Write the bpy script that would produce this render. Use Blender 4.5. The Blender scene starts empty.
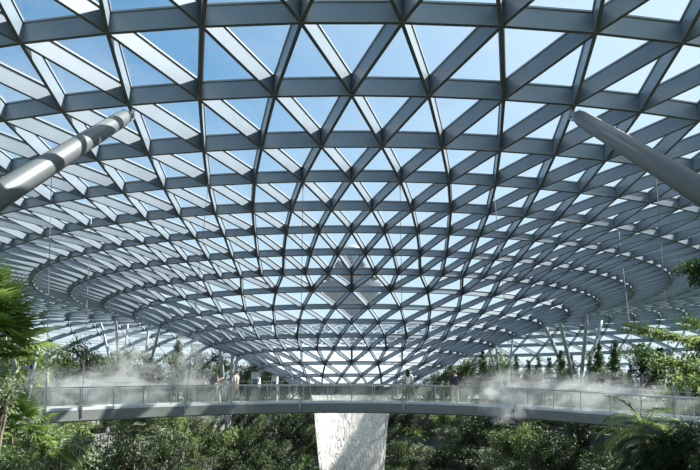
import bpy, math, random
from mathutils import Vector, Matrix, noise
random.seed(7)
PI = math.pi
sc = bpy.context.scene
C = sc.collection
EYE = 1.6
F = 677.0
CX, CY = 351.7, 392.8
D = 68.0                       # camera to the axis of the round opening
def at(px, py, d):             # a point at depth d on the line of sight through a pixel
    return Vector(((px-CX)/F*d, d, EYE+(CY-py)/F*d))
def pix(p):
    return CX+F*p[0]/p[1], CY-F*(p[2]-EYE)/p[1]

# ------------------------------------------------------------------ materials
def mat(name, col=(.5, .5, .5), rough=.6, metal=0.0, noise_amt=0.0, scale=5.0, col2=None, bump=0.0, detail=4.0):
    m = bpy.data.materials.new(name); m.use_nodes = True
    nt = m.node_tree; b = nt.nodes['Principled BSDF']
    b.inputs['Base Color'].default_value = (*col, 1)
    b.inputs['Roughness'].default_value = rough
    b.inputs['Metallic'].default_value = metal
    if col2 or bump:
        tc = nt.nodes.new('ShaderNodeTexCoord')
        n = nt.nodes.new('ShaderNodeTexNoise'); n.inputs['Scale'].default_value = scale; n.inputs['Detail'].default_value = detail
        nt.links.new(tc.outputs['Object'], n.inputs['Vector'])
        if col2:
            r = nt.nodes.new('ShaderNodeValToRGB')
            r.color_ramp.elements[0].position = .35; r.color_ramp.elements[1].position = .65
            r.color_ramp.elements[0].color = (*col, 1); r.color_ramp.elements[1].color = (*col2, 1)
            nt.links.new(n.outputs['Fac'], r.inputs['Fac']); nt.links.new(r.outputs['Color'], b.inputs['Base Color'])
        if bump:
            bp = nt.nodes.new('ShaderNodeBump'); bp.inputs['Strength'].default_value = bump
            nt.links.new(n.outputs['Fac'], bp.inputs['Height']); nt.links.new(bp.outputs['Normal'], b.inputs['Normal'])
    return m
def leaf_mat(name, c1, c2, trans=.35):
    m = bpy.data.materials.new(name); m.use_nodes = True
    nt = m.node_tree; b = nt.nodes['Principled BSDF']; out = nt.nodes['Material Output']
    b.inputs['Roughness'].default_value = .45
    tc = nt.nodes.new('ShaderNodeTexCoord')
    n = nt.nodes.new('ShaderNodeTexNoise'); n.inputs['Scale'].default_value = 2.3; n.inputs['Detail'].default_value = 6
    r = nt.nodes.new('ShaderNodeValToRGB')
    r.color_ramp.elements[0].position = .38; r.color_ramp.elements[1].position = .62
    r.color_ramp.elements[0].color = (*c1, 1); r.color_ramp.elements[1].color = (*c2, 1)
    t = nt.nodes.new('ShaderNodeBsdfTranslucent'); mx = nt.nodes.new('ShaderNodeMixShader'); mx.inputs[0].default_value = trans
    L = nt.links.new
    L(tc.outputs['Object'], n.inputs['Vector']); L(n.outputs['Fac'], r.inputs['Fac'])
    L(r.outputs['Color'], b.inputs['Base Color']); L(r.outputs['Color'], t.inputs['Color'])
    L(b.outputs[0], mx.inputs[1]); L(t.outputs[0], mx.inputs[2]); L(mx.outputs[0], out.inputs['Surface'])
    return m
def glass_mat(name, tint=(.9, .95, .97), dust=.04, gloss=.5, dustcol=(.8, .85, .9)):
    m = bpy.data.materials.new(name); m.use_nodes = True
    nt = m.node_tree; nt.nodes.clear(); N = nt.nodes.new; L = nt.links.new
    out = N('ShaderNodeOutputMaterial')
    tr = N('ShaderNodeBsdfTransparent'); tr.inputs[0].default_value = (*tint, 1)
    gl = N('ShaderNodeBsdfGlossy'); gl.inputs['Roughness'].default_value = .03
    df = N('ShaderNodeBsdfTranslucent'); df.inputs[0].default_value = (*dustcol, 1)
    ge = N('ShaderNodeNewGeometry'); dp = N('ShaderNodeVectorMath'); dp.operation = 'DOT_PRODUCT'; L(ge.outputs['Normal'], dp.inputs[0]); L(ge.outputs['Incoming'], dp.inputs[1])
    ab = N('ShaderNodeMath'); ab.operation = 'ABSOLUTE'; L(dp.outputs['Value'], ab.inputs[0])
    su = N('ShaderNodeMath'); su.operation = 'SUBTRACT'; su.inputs[0].default_value = 1; L(ab.outputs[0], su.inputs[1])
    pw = N('ShaderNodeMath'); pw.operation = 'POWER'; pw.inputs[1].default_value = 4; L(su.outputs[0], pw.inputs[0])
    lw = N('ShaderNodeMath'); lw.operation = 'MULTIPLY_ADD'; lw.inputs[1].default_value = .9; lw.inputs[2].default_value = .06; L(pw.outputs[0], lw.inputs[0])
    mu = N('ShaderNodeMath'); mu.operation = 'MULTIPLY'; mu.inputs[1].default_value = gloss
    m1 = N('ShaderNodeMixShader'); m2 = N('ShaderNodeMixShader'); m1.inputs[0].default_value = dust
    L(lw.outputs[0], mu.inputs[0]); L(tr.outputs[0], m1.inputs[1]); L(df.outputs[0], m1.inputs[2])
    L(mu.outputs[0], m2.inputs[0]); L(m1.outputs[0], m2.inputs[1]); L(gl.outputs[0], m2.inputs[2]); L(m2.outputs[0], out.inputs['Surface'])
    return m
def water_mat(name, sx, sz, lo, hi, col=(.95, .97, 1.0), amax=.96, amin=.25):
    m = bpy.data.materials.new(name); m.use_nodes = True
    nt = m.node_tree; nt.nodes.clear(); N = nt.nodes.new; L = nt.links.new
    out = N('ShaderNodeOutputMaterial')
    tc = N('ShaderNodeTexCoord'); mp = N('ShaderNodeMapping'); mp.inputs['Scale'].default_value = (sx, 1, sz)
    n = N('ShaderNodeTexNoise'); n.inputs['Scale'].default_value = 1; n.inputs['Detail'].default_value = 5; n.inputs['Roughness'].default_value = .65
    mr = N('ShaderNodeMapRange'); mr.inputs[1].default_value = lo; mr.inputs[2].default_value = hi; mr.inputs[3].default_value = amin; mr.inputs[4].default_value = amax
    tr = N('ShaderNodeBsdfTransparent'); df = N('ShaderNodeBsdfDiffuse'); df.inputs[0].default_value = (*col, 1)
    tl = N('ShaderNodeBsdfTranslucent'); tl.inputs[0].default_value = (*col, 1)
    ms = N('ShaderNodeMixShader'); ms.inputs[0].default_value = .5; mx = N('ShaderNodeMixShader')
    L(tc.outputs['UV'], mp.inputs[0]); L(mp.outputs[0], n.inputs['Vector']); L(n.outputs['Fac'], mr.inputs[0])
    L(df.outputs[0], ms.inputs[1]); L(tl.outputs[0], ms.inputs[2])
    L(mr.outputs[0], mx.inputs[0]); L(tr.outputs[0], mx.inputs[1]); L(ms.outputs[0], mx.inputs[2]); L(mx.outputs[0], out.inputs['Surface'])
    return m
def mist_mat(name, dens, scale, lo=.45):
    m = bpy.data.materials.new(name); m.use_nodes = True
    nt = m.node_tree; nt.nodes.clear(); N = nt.nodes.new; L = nt.links.new
    out = N('ShaderNodeOutputMaterial'); v = N('ShaderNodeVolumePrincipled')
    v.inputs['Color'].default_value = (.97, .98, 1, 1); v.inputs['Anisotropy'].default_value = .2
    tc = N('ShaderNodeTexCoord'); n = N('ShaderNodeTexNoise'); n.inputs['Scale'].default_value = scale; n.inputs['Detail'].default_value = 4
    n.inputs['Distortion'].default_value = .6
    ln = N('ShaderNodeVectorMath'); ln.operation = 'LENGTH'
    m1 = N('ShaderNodeMapRange'); m1.inputs[1].default_value = .25; m1.inputs[2].default_value = 1.0; m1.inputs[3].default_value = 1; m1.inputs[4].default_value = 0
    m2 = N('ShaderNodeMapRange'); m2.inputs[1].default_value = lo; m2.inputs[2].default_value = .75; m2.inputs[3].default_value = 0; m2.inputs[4].default_value = dens
    mu = N('ShaderNodeMath'); mu.operation = 'MULTIPLY'
    L(tc.outputs['Object'], ln.inputs[0]); L(ln.outputs['Value'], m1.inputs[0]); L(tc.outputs['Object'], n.inputs['Vector']); L(n.outputs['Fac'], m2.inputs[0])
    L(m1.outputs[0], mu.inputs[0]); L(m2.outputs[0], mu.inputs[1]); L(mu.outputs[0], v.inputs['Density']); L(v.outputs[0], out.inputs['Volume'])
    return m
M = dict(
    beam=mat('roof_beam_paint', (.20, .245, .295), .32, 0.0, col2=(.23, .275, .325), scale=.8),
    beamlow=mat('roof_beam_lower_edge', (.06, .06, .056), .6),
    cap=mat('glazing_frame', (.34, .37, .40), .5),
    glass=glass_mat('roof_glass', (.88, .935, .955), .02, .45),
    rail_glass=glass_mat('balustrade_glass', (.84, .86, .85), .06, .35, (.5, .52, .52)),
    strut=mat('strut_paint', (.12, .135, .145), .42, .1),
    steel=mat('brushed_steel', (.45, .46, .46), .35, .8),
    cable=mat('cable_steel', (.16, .17, .18), .5, .4),
    deck=mat('bridge_deck', (.62, .64, .64), .35, col2=(.52, .54, .54), scale=3),
    fascia=mat('bridge_fascia', (.20, .22, .215), .5, col2=(.23, .25, .24), scale=2),
    rim=mat('rim_steel', (.24, .27, .29), .45, .3),
    stone=mat('terrace_stone', (.09, .095, .10), .9, col2=(.18, .18, .18), scale=.8, bump=.4),
    soil=mat('planted_soil', (.018, .026, .012), .95, col2=(.04, .06, .022), scale=1.5, bump=.6),
    path=mat('paving', (.22, .22, .21), .85, col2=(.30, .30, .28), scale=1.0),
    lawn=mat('ground_cover', (.05, .09, .03), .95, col2=(.11, .16, .06), scale=.7, bump=.5),
    outside=mat('outside_ground', (.30, .33, .30), .95, col2=(.42, .43, .40), scale=.02),
    bark=mat('bark', (.10, .075, .05), .9, col2=(.19, .16, .12), scale=4, bump=.4),
    palebark=mat('pale_bark', (.30, .28, .24), .9, col2=(.20, .18, .15), scale=5),
    white=mat('white_paint', (.78, .80, .82), .5, col2=(.70, .72, .74), scale=1),
    column=mat('column_paint', (.30, .32, .33), .5),
    conc=mat('tower_concrete', (.05, .07, .10), .8, col2=(.045, .06, .085), scale=.1),
    towerglass=mat('tower_glass', (.10, .16, .22), .15, .3),
    tower_win=mat('tower_blue_panel', (.05, .25, .75), .3),
    water=water_mat('falling_water', 1, 1, .42, .58, (.78, .80, .80), amax=1.0, amin=.04),
    film=water_mat('water_film', 1, 1, .40, .60, (.86, .95, 1.0), .75, .15),
    mist=mist_mat('mist', 1.25, 2.6, .46),
    leaf_y=leaf_mat('leaf_bright', (.16, .25, .07), (.38, .46, .19)),
    leaf_m=leaf_mat('leaf_mid', (.06, .11, .04), (.19, .26, .11)),
    leaf_d=leaf_mat('leaf_dark', (.018, .045, .016), (.05, .09, .03)),
    leaf_g=leaf_mat('leaf_grey', (.12, .17, .09), (.32, .38, .22)),
    leaf_p=leaf_mat('palm_leaf', (.08, .15, .03), (.26, .36, .10)),
    skin=mat('skin', (.42, .25, .17), .6), hair=mat('dark_hair', (.012, .010, .009), .5),
    c_grey=mat('grey_shirt', (.16, .17, .18), .9), c_white=mat('white_cloth', (.75, .74, .70), .9),
    c_beige=mat('beige_cloth', (.50, .46, .37), .9), c_navy=mat('navy_shirt', (.03, .04, .065), .9),
    c_khaki=mat('patterned_cloth', (.10, .12, .07), .9, col2=(.40, .38, .26), scale=14),
    c_light=mat('light_trousers', (.55, .53, .47), .9), shoe=mat('dark_shoe', (.02, .02, .02), .5),
)

# ------------------------------------------------------------------ helpers
class MB:
    def __init__(s): s.v = []; s.f = []; s.uv = None; s.mi = []
    def add(s, vs, fs, mi=0):
        n = len(s.v); s.v += [tuple(v) for v in vs]; s.f += [tuple(i+n for i in f) for f in fs]; s.mi += [mi]*len(fs)
    def beam(s, P, Q, n, w, h0, h1, mi=0, ext=0.0):
        P = Vector(P); Q = Vector(Q); d = (Q-P).normalized(); P = P-d*ext; Q = Q+d*ext
        side = d.cross(n).normalized()*(w/2)
        vs = []
        for A in (P, Q):
            for a, h in ((-1, h0), (1, h0), (1, h1), (-1, h1)): vs.append(A+side*a+n*h)
        s.add(vs, [(0, 1, 2, 3), (7, 6, 5, 4), (0, 4, 5, 1), (1, 5, 6, 2), (2, 6, 7, 3), (3, 7, 4, 0)], mi)
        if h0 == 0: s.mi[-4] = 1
    def box(s, c, size, rz=0, mi=0):
        x, y, z = (q/2 for q in size); co, si = math.cos(rz), math.sin(rz); vs = []
        for dx, dy, dz in ((-x, -y, -z), (x, -y, -z), (x, y, -z), (-x, y, -z), (-x, -y, z), (x, -y, z), (x, y, z), (-x, y, z)):
            vs.append((c[0]+dx*co-dy*si, c[1]+dx*si+dy*co, c[2]+dz))
        s.add(vs, [(0, 3, 2, 1), (4, 5, 6, 7), (0, 1, 5, 4), (1, 2, 6, 5), (2, 3, 7, 6), (3, 0, 4, 7)], mi)
    def tube(s, pts, rad, seg=10, mi=0, caps=True):
        pts = [Vector(p) for p in pts]; n = len(pts)
        if not hasattr(rad, '__len__'): rad = [rad]*n
        vs = []
        ref = None
        for i, p in enumerate(pts):
            t = (pts[min(i+1, n-1)]-pts[max(i-1, 0)]).normalized()
            if ref is None: ref = Vector((0, 0, 1)) if abs(t.z) < .9 else Vector((1, 0, 0))
            a = t.cross(ref).normalized(); b = t.cross(a).normalized(); ref = -b if False else ref
            for k in range(seg):
                q = 2*PI*k/seg; vs.append(p+(a*math.cos(q)+b*math.sin(q))*rad[i])
        fs = [(i*seg+k, i*seg+(k+1) % seg, (i+1)*seg+(k+1) % seg, (i+1)*seg+k) for i in range(n-1) for k in range(seg)]
        if caps: fs += [tuple(range(seg-1, -1, -1)), tuple(range((n-1)*seg, n*seg))]
        s.add(vs, fs, mi)
    def lathe(s, prof, c=(0, 0, 0), seg=32, mi=0):
        vs = [(c[0]+r*math.cos(2*PI*k/seg), c[1]+r*math.sin(2*PI*k/seg), c[2]+z) for r, z in prof for k in range(seg)]
        fs = [(i*seg+k, i*seg+(k+1) % seg, (i+1)*seg+(k+1) % seg, (i+1)*seg+k) for i in range(len(prof)-1) for k in range(seg)]
        s.add(vs, fs, mi)
    def leaf(s, p, d, up, L, w, fold=.25, mi=0):
        side = d.cross(up)
        if side.length < 1e-4: side = d.cross(Vector((1, .2, .1)))
        side = side.normalized(); nn = side.cross(d).normalized()
        a = p; b = p+d*L*.45+side*w/2+nn*w*fold; c = p+d*L-nn*L*.12; e = p+d*L*.45-side*w/2+nn*w*fold; m = p+d*L*.45
        s.add([a, b, c, e, m], [(0, 1, 4), (1, 2, 4), (2, 3, 4), (3, 0, 4)], mi)
    def build(s, name, mats, parent=None, smooth=False, local=None):
        me = bpy.data.meshes.new(name)
        if local is not None:
            lx, ly, lz = local; s.v = [(a-lx, b-ly, c-lz) for a, b, c in s.v]
        me.from_pydata(s.v, [], s.f); 
        if not isinstance(mats, (list, tuple)): mats = [mats]
        for m in mats: me.materials.append(m)
        if len(mats) > 1: me.polygons.foreach_set('material_index', [min(i, len(mats)-1) for i in s.mi])
        if smooth: me.polygons.foreach_set('use_smooth', [True]*len(me.polygons))
        me.update()
        o = bpy.data.objects.new(name, me); C.objects.link(o); o.parent = parent
        if local is not None and parent is None: o.location = local
        return o
def thing(name, loc=(0, 0, 0), rz=0):
    o = bpy.data.objects.new(name, None); C.objects.link(o); o.location = loc; o.rotation_euler = (0, 0, rz); o.empty_display_size = .2; return o
def tag(o, label=None, cat=None, group=None, kind=None):
    if label: o['label'] = label
    if cat: o['category'] = cat
    if group: o['group'] = group
    if kind: o['kind'] = kind
    return o
def copy_tree(o, parent=None):
    c = o.copy(); C.objects.link(c); c.parent = parent
    for ch in list(o.children): copy_tree(ch, c)
    return c
ORD = ['first', 'second', 'third', 'fourth', 'fifth', 'sixth', 'seventh', 'eighth', 'ninth', 'tenth', 'eleventh', 'twelfth',
       'thirteenth', 'fourteenth', 'fifteenth', 'sixteenth', 'seventeenth', 'eighteenth', 'nineteenth', 'twentieth']
def ordinal(i, n):
    if n == 1: return None
    if i == 0: return 'leftmost'
    if i == n-1: return 'rightmost'
    if i < 20: return ORD[i]+' from the left'
    if n-1-i < 20: return ORD[n-1-i]+' from the right'
    return None

# ------------------------------------------------------------------ the glass roof
prof_in = [(.6952, .1666), (.6359, .1598), (.5779, .1532), (.5265, .1478), (.4767, .1411), (.4274, .1353), (.3843, .1253), (.3442, .1147),
           (.3058, .1038), (.2705, .0906), (.2339, .0787), (.2042, .0651), (.1660, .0524), (.1326, .0362), (.1031, .0212), (.0840, .0085)]
outer = [(1.262, -.0235), (1.258, .006), (1.244, .042), (1.218, .078), (1.178, .110), (1.128, .136), (1.070, .155), (1.008, .168), (.945, .1745), (.882, .1765), (.818, .1755), (.756, .1722)]
prof = outer+prof_in
NR = len(prof); IA = len(outer)          # IA = index of ring a
def ring_nodes(i):                        # list of azimuth numbers (in 96ths of a turn)
    j = i-IA
    if j <= 7: off = .5 if j % 2 == 0 else 0; return [k+off for k in range(96)]
    if j <= 12: off = 0 if j % 2 == 0 else 1; return [2*k+off for k in range(48)]
    off = 0 if (j-13) % 2 == 0 else 2; return [4*k+off for k in range(24)]
def node(i, k):
    r, z = prof[i]; t = k*2*PI/96
    return Vector((r*D*math.sin(t), D-r*D*math.cos(t), EYE+z*D))
def nrm(i, k):
    a = prof[max(i-1, 0)]; b = prof[min(i+1, NR-1)]
    dr, dz = b[0]-a[0], b[1]-a[1]; l = math.hypot(dr, dz); nr, nz = dz/l, -dr/l      # dr<0 inwards
    t = k*2*PI/96
    return Vector((nr*math.sin(t), -nr*math.cos(t), nz)) if nz >= 0 else -Vector((nr*math.sin(t), -nr*math.cos(t), nz))
BW = .125
BHT = [.62]*(IA+3)+[.47, .43, .35, .35, .36, .33, .31, .29, .28, .26, .25, .24, .24, .24, .24]
ceiling = thing('ceiling', (0, D, 0)); tag(ceiling, kind='structure')
OFF = (0, D, 0)
def vis(P):                               # roughly inside the picture
    if P.y < 4: return 0
    x, y = pix(P); return 1 if -20 < x < 720 and -30 < y < 400 else 0
def put_beam(mb, i, k, i2, k2):
    P, Q = node(i, k), node(i2, k2); n = (nrm(i, k)+nrm(i2, k2)).normalized()
    sc_ = 1.0 if i < NR-8 else .85
    h = (BHT[i]+BHT[i2])/2
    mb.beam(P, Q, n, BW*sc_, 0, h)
    mb.beam(P, Q, n, BW*1.7*sc_, h+.03, h+.085, 2)
strands = []
def members():
    """walk inwards from every ring; return diagonal strands as lists of (i,k)"""
    fam = {1: [], -1: []}
    for sgn in (1, -1):
        # fine zone: every node of the outermost ring starts a strand
        for k in ring_nodes(0):
            ch = [(0, k)]; kk = k
            for i in range(1, IA+8):
                kk = kk+.5*sgn; ch.append((i, kk))
            # into the halved zone
            if round(kk) % 2 == 1: ch.append((IA+8, round(kk)+sgn))
            fam[sgn].append(ch)
        for k in ring_nodes(IA+8):
            ch = [(IA+8, k)]; kk = k
            for i in range(IA+9, IA+13): kk += sgn; ch.append((i, kk))
            if kk % 4 == 2: ch.append((IA+13, kk+2*sgn))
            fam[sgn].append(ch)
        for k in ring_nodes(IA+13):
            ch = [(IA+13, k)]; kk = k
            for i in range(IA+14, NR): kk += 2*sgn; ch.append((i, kk))
            fam[sgn].append(ch)
    return fam[1]+fam[-1]
strands = members()
def score(ch):
    s = 0
    for (i, k), (i2, k2) in zip(ch, ch[1:]):
        P, Q = node(i, k), node(i2, k2)
        if vis(P) and vis(Q):
            a, b = pix(P), pix(Q); s += math.hypot(a[0]-b[0], a[1]-b[1])
    return s
strands.sort(key=score, reverse=True)
bm_mats = [M['beam'], M['beamlow'], M['cap']]
for ch in strands[:100]:
    mb = MB()
    for a, b in zip(ch, ch[1:]): put_beam(mb, *a, *b)
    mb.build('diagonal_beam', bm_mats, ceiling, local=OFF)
mb = MB()
for ch in strands[100:]:
    for a, b in zip(ch, ch[1:]): put_beam(mb, *a, *b)
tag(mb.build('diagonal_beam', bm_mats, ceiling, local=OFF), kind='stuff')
mb = MB()
for k in range(0, 96, 2): put_beam(mb, IA+7, k, IA+8, k)
mb.build('radial_beam', bm_mats, ceiling, local=OFF)
mb = MB()
for k in range(0, 96, 4): put_beam(mb, IA+12, k, IA+13, k)
mb.build('radial_beam', bm_mats, ceiling, local=OFF)
for i in range(NR):
    ks = ring_nodes(i); mb = MB()
    for a, b in zip(ks, ks[1:]+[ks[0]+96]):
        put_beam(mb, i, a, i, b)
        P = node(i, a); n = nrm(i, a); mb.tube([P-n*.015, P+n*(BHT[i]+.05)], [.105, .105], 6, 1 if i < 0 else 0)
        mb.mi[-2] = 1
    mb.build('ring_beam', bm_mats, ceiling, local=OFF)
# glass: triangles between neighbouring rings
def gv(i, k): return node(i, k)+nrm(i, k)*(BHT[i]+.1)
mb = MB(); film = MB()
def tri_rows(i):
    A, B = ring_nodes(i), ring_nodes(i+1); out = []
    sa, sb = A[1]-A[0], B[1]-B[0]
    if sa == sb:
        h = sa/2
        for k in A: out.append(((i, k), (i, k+sa), (i+1, k+h))); out.append(((i+1, k-h), (i+1, k+h), (i, k)))
    else:
        for k in B:
            out += [((i, k-sa), (i, k), (i+1, k)), ((i, k), (i, k+sa), (i+1, k)), ((i+1, k), (i, k+sa), (i+1, k+sb))]
    return out
for i in range(NR-1):
    for t in tri_rows(i): mb.add([gv(*q) for q in t], [(0, 1, 2)])
mb.build('roof_glazing', M['glass'], ceiling, local=OFF)
# outer foot of the roof: low curb
mb = MB(); r0 = prof[0][0]*D
mb.lathe([(r0+.6, -.5), (r0+.6, .25), (r0-.4, .25), (r0-.4, -.5)], (0, 0, 0), 96)
mb.build('roof_curb', M['path'], ceiling)

# ------------------------------------------------------------------ round opening and waterfall
rim = MB()
rim.lathe([(5.55, EYE+.62), (5.45, EYE+.60), (5.15, EYE+.25), (5.0, EYE-.05), (4.6, EYE-.22), (4.2, EYE-.24), (4.25, EYE-.10), (4.7, EYE+.02), (5.2, EYE+.3), (5.55, EYE+.62)], (0, D, 0), 72)
o = rim.build('water_rim', M['rim'], smooth=True); tag(o, 'round grey steel rim where the funnel roof ends and water pours over', 'rim')
wf = thing('waterfall', (0, D, 0)); tag(wf, 'tall white round waterfall pouring from the opening in the roof', 'waterfall')
def uv_sheet(name, prof_, seg, m, us, vs_, jitter=0):
    me = bpy.data.meshes.new(name); V = []; Fs = []; U = []
    n = len(prof_)
    for j, (r, z) in enumerate(prof_):
        for k in range(seg+1):
            t = 2*PI*k/seg; rr = r+jitter*noise.noise((math.cos(t)*5, math.sin(t)*5, z*.25))*min(1, j/3)
            V.append((rr*math.cos(t), rr*math.sin(t), z))
    for j in range(n-1):
        for k in range(seg):
            a = j*(seg+1)+k; Fs.append((a, a+1, a+seg+2, a+seg+1))
            for kk, jj in ((k, j), (k+1, j), (k+1, j+1), (k, j+1)): U.append((kk/seg*us, 0, jj/(n-1)*vs_))
    me.from_pydata(V, [], Fs); uvl = me.uv_layers.new(name='UVMap')
    for i, u in enumerate(U): uvl.data[i].uv = (u[0], u[2])
    me.materials.append(m); me.polygons.foreach_set('use_smooth', [True]*len(Fs))
    o = bpy.data.objects.new(name, me); C.objects.link(o); o.parent = wf; return o
fall = [(4.85, EYE+.03), (4.4, EYE-.08), (4.1, EYE-.22), (3.96, EYE-.45)]
for i in range(1, 34):
    z = -.6*i; fall.append((3.96-1.30*min(1, (i*.6/16))**.75, EYE-.45+z))
uv_sheet('falling_sheet', fall, 160, M['water'], 150, 34, .10)
fall2 = [(r-.35, z) for r, z in fall[3:]]
uv_sheet('inner_sheet', fall2, 120, M['water'], 110, 28, .12)
fp = []
for i in range(NR-4, NR):
    r, z = prof[i]; fp.append((r*D, EYE+z*D+.48))
uv_sheet('water_film', fp+[(5.4, EYE+.75), (4.75, EYE+.1)], 144, M['film'], 260, 60)

# ------------------------------------------------------------------ ground, valley, terraces
VA, VB, VC = 25.0, 47.0, 57.0
def sval(x, y): return ((abs(x)/VA)**2.6+(abs(y-VC)/VB)**2.6)**(1/2.6)
NT = 8
def zterr(s):
    if s >= 1: return 0.0
    return -2.35*(int((1-s)*10)+1) if (1-s)*10 < NT-.01 else -2.35*(NT)
def spt(s, t):
    c, n = math.cos(t), math.sin(t); k = 1/((abs(c)/VA)**2.6+(abs(n)/VB)**2.6)**(1/2.6)
    return (k*c*s, VC+k*n*s)
SEG = 120
mb = MB(); wl = MB()
levels = []
for j in range(NT):
    s0 = 1-j*.1; levels.append(s0)
def loop(s, z): return [(*spt(s, 2*PI*k/SEG), z) for k in range(SEG)]
def strip(mbx, A, B, mi=0):
    mbx.add(A+B, [(k, (k+1) % SEG, SEG+(k+1) % SEG, SEG+k) for k in range(SEG)], mi)
for j, s0 in enumerate(levels):
    zt = -2.35*j; zb = -2.35*(j+1)
    strip(wl, loop(s0, zt), loop(s0-.012, zb)); strip(wl, loop(s0+.012, zt+.25), loop(s0, zt+.25)); strip(wl, loop(s0, zt+.25), loop(s0, zt)); strip(wl, loop(s0+.012, zt+.25), loop(s0+.012, zt))
    s1 = 1-(j+1)*.1 if j < NT-1 else None
    if s1: strip(mb, loop(s0-.012, zb), loop(s1, zb))
zbase = -2.35*NT
A = loop(levels[-1]-.012, zbase); mb.add(A+[(0, VC, zbase)], [(k, (k+1) % SEG, SEG) for k in range(SEG)])
gro = mb.build('ground', M['soil']); tag(gro, kind='structure')
wl.build('terrace_wall', M['stone'], gro)
mb = MB()
R1 = prof[0][0]*D
Aout = []
for k in range(SEG):
    t = 2*PI*k/SEG; x, y = spt(1, t); dx, dy = x-0, y-D; a = math.atan2(dy, dx); Aout.append((R1*math.cos(a), D+R1*math.sin(a), 0))
strip(mb, loop(1.012, 0), Aout)
o = mb.build('floor', M['lawn']); tag(o, kind='structure')
mb = MB(); mb.lathe([(R1, -.02), (400, -.02), (3000, -.02)], (0, D, 0), 64)
tag(mb.build('outside_ground', M['outside']), kind='structure')
# basin pool
mb = MB(); mb.lathe([(5.5, zbase), (5.5, zbase+.5), (5.1, zbase+.5), (5.1, zbase+.2), (0.01, zbase+.2)], (0, D, 0), 48)
tag(mb.build('pool_basin', M['stone']), kind='structure')

# ------------------------------------------------------------------ roof props
def roof_z(x, y):                          # height of the beams' lower edge above a plan position
    r = math.hypot(x, y-D)/D
    for (r1, z1), (r2, z2) in zip(prof, prof[1:]):
        if r2 <= r <= r1: return EYE+D*(z1+(z2-z1)*(r1-r)/(r1-r2))
    return EYE+D*prof[-1][1]
def strut(P, Q, rad, name='roof_strut'):
    """big inclined tube from foot Q up to roof node P with a clevis head and foot"""
    P, Q = Vector(P), Vector(Q); d = (P-Q).normalized(); L = (P-Q).length
    root = thing(name, Q)
    mb = MB(); pts = [Q+d*.0, Q+d*(L-1.3), Q+d*(L-.75), Q+d*(L-.55)]
    mb.tube(pts, [rad, rad, rad*.86, rad*.66], 28)
    mb.build('tube', M['strut'], root, smooth=True, local=tuple(Q))
    mb = MB(); mb.tube([Q+d*(L-.62), Q+d*(L-.5)], [rad*.75, rad*.75], 20)
    side = d.cross(Vector((0, 0, 1))).normalized()
    for s in (-1, 1):
        c = P-d*.25+side*s*.16; mb.beam(c-d*.3, c+d*.3, side, .34, -.03, .03)
    cl = mb.build('clevis', M['steel'], root, local=tuple(Q))
    pn = MB(); pn.tube([P-d*.2-side*.27, P-d*.2+side*.27], [.1, .1], 16); pn.build('pin', M['steel'], cl, local=tuple(Q))
    mb = MB(); mb.tube([Q-d*.0-Vector((0, 0, .0)), Q+d*.25], [rad*1.35, rad*1.35], 24); mb.build('collar', M['steel'], root, smooth=False, local=tuple(Q))
    return root
def linez(P, Q, z):
    t = (z-P.z)/(Q.z-P.z); return P+(Q-P)*t
nb = IA+1
Pl = node(nb, -3); Pl2 = at(0, 187, 14.3)
Ql = linez(Pl, Pl2, .05)
tag(strut(Pl-Vector((0, 0, .35)), Ql, .27), 'thick grey tubular strut crossing the upper left corner up to the roof grid', 'strut')
Pr = node(nb, 3); Qr = Vector((-Ql.x+.15, Ql.y, Ql.z))
tag(strut(Pr-Vector((0, 0, .35)), Qr, .27), 'thick grey tubular strut crossing the upper right corner up to the roof grid', 'strut')
def v_column(base, tops, label, rad=.22):
    root = thing('branching_column', base)
    for tp in tops:
        mb = MB(); P = Vector(base); Q = Vector(tp); d = (Q-P).normalized(); L = (Q-P).length
        mb.tube([P, P+d*1.2, P+d*(L-1.2), Q], [rad*.7, rad, rad, rad*.5], 14); mb.build('branch', M['column'], root, smooth=True, local=tuple(base))
    mb = MB(); mb.lathe([(.01, .25), (.45, .25), (.5, 0), (.01, 0)], (base[0], base[1], base[2]), 16); mb.build('foot', M['conc'], root, local=tuple(base))
    tag(root, label, 'column')
def roof_hit(px, py, d0=12, d1=140):       # where the line of sight first meets the roof's lower edge
    d = d0; prev = None
    while d < d1:
        p = at(px, py, d); g = roof_z(p.x, p.y)-p.z
        if prev is not None and prev > 0 and g <= 0 and math.hypot(p.x, p.y-D) < prof[0][0]*D: return p
        prev = g; d += .1
    return at(px, py, d1)
def col_at(px, pys, d, tops, label, rad=.22, zb=0.0):
    b = at(px, 0, d); b.z = zb
    T = []
    for tx, dd in tops:
        q = at(tx, 0, d+dd); q.z = roof_z(q.x, q.y)+.1; T.append(q)
    v_column(tuple(b), T, label, rad)
col_at(579, 0, 108, [(542, 2), (559, -3), (587, -4), (602, 5)], 'four-armed pale column behind the bridge near the right side trees', .29)
col_at(120, 0, 112, [(101, 3), (116, -4), (128, 5)], 'leftmost slim branching roof column rising from the misty trees', .20)
col_at(140, 0, 100, [(162, -4), (150, 5)], 'grey branching roof column just right of the misty trees', .20)
bb = at(228, 0, 86)
col_at(228, 0, 86, [(219, -3), (234, 0), (241, 4)], 'pale branching column beside the funnel behind the two people', .24, zterr(sval(bb.x, bb.y)))
col_at(505, 0, 96, [(482, -3), (492, 3), (515, 4)], 'slim branching column half hidden by slender trees right of funnel', .14)

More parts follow.
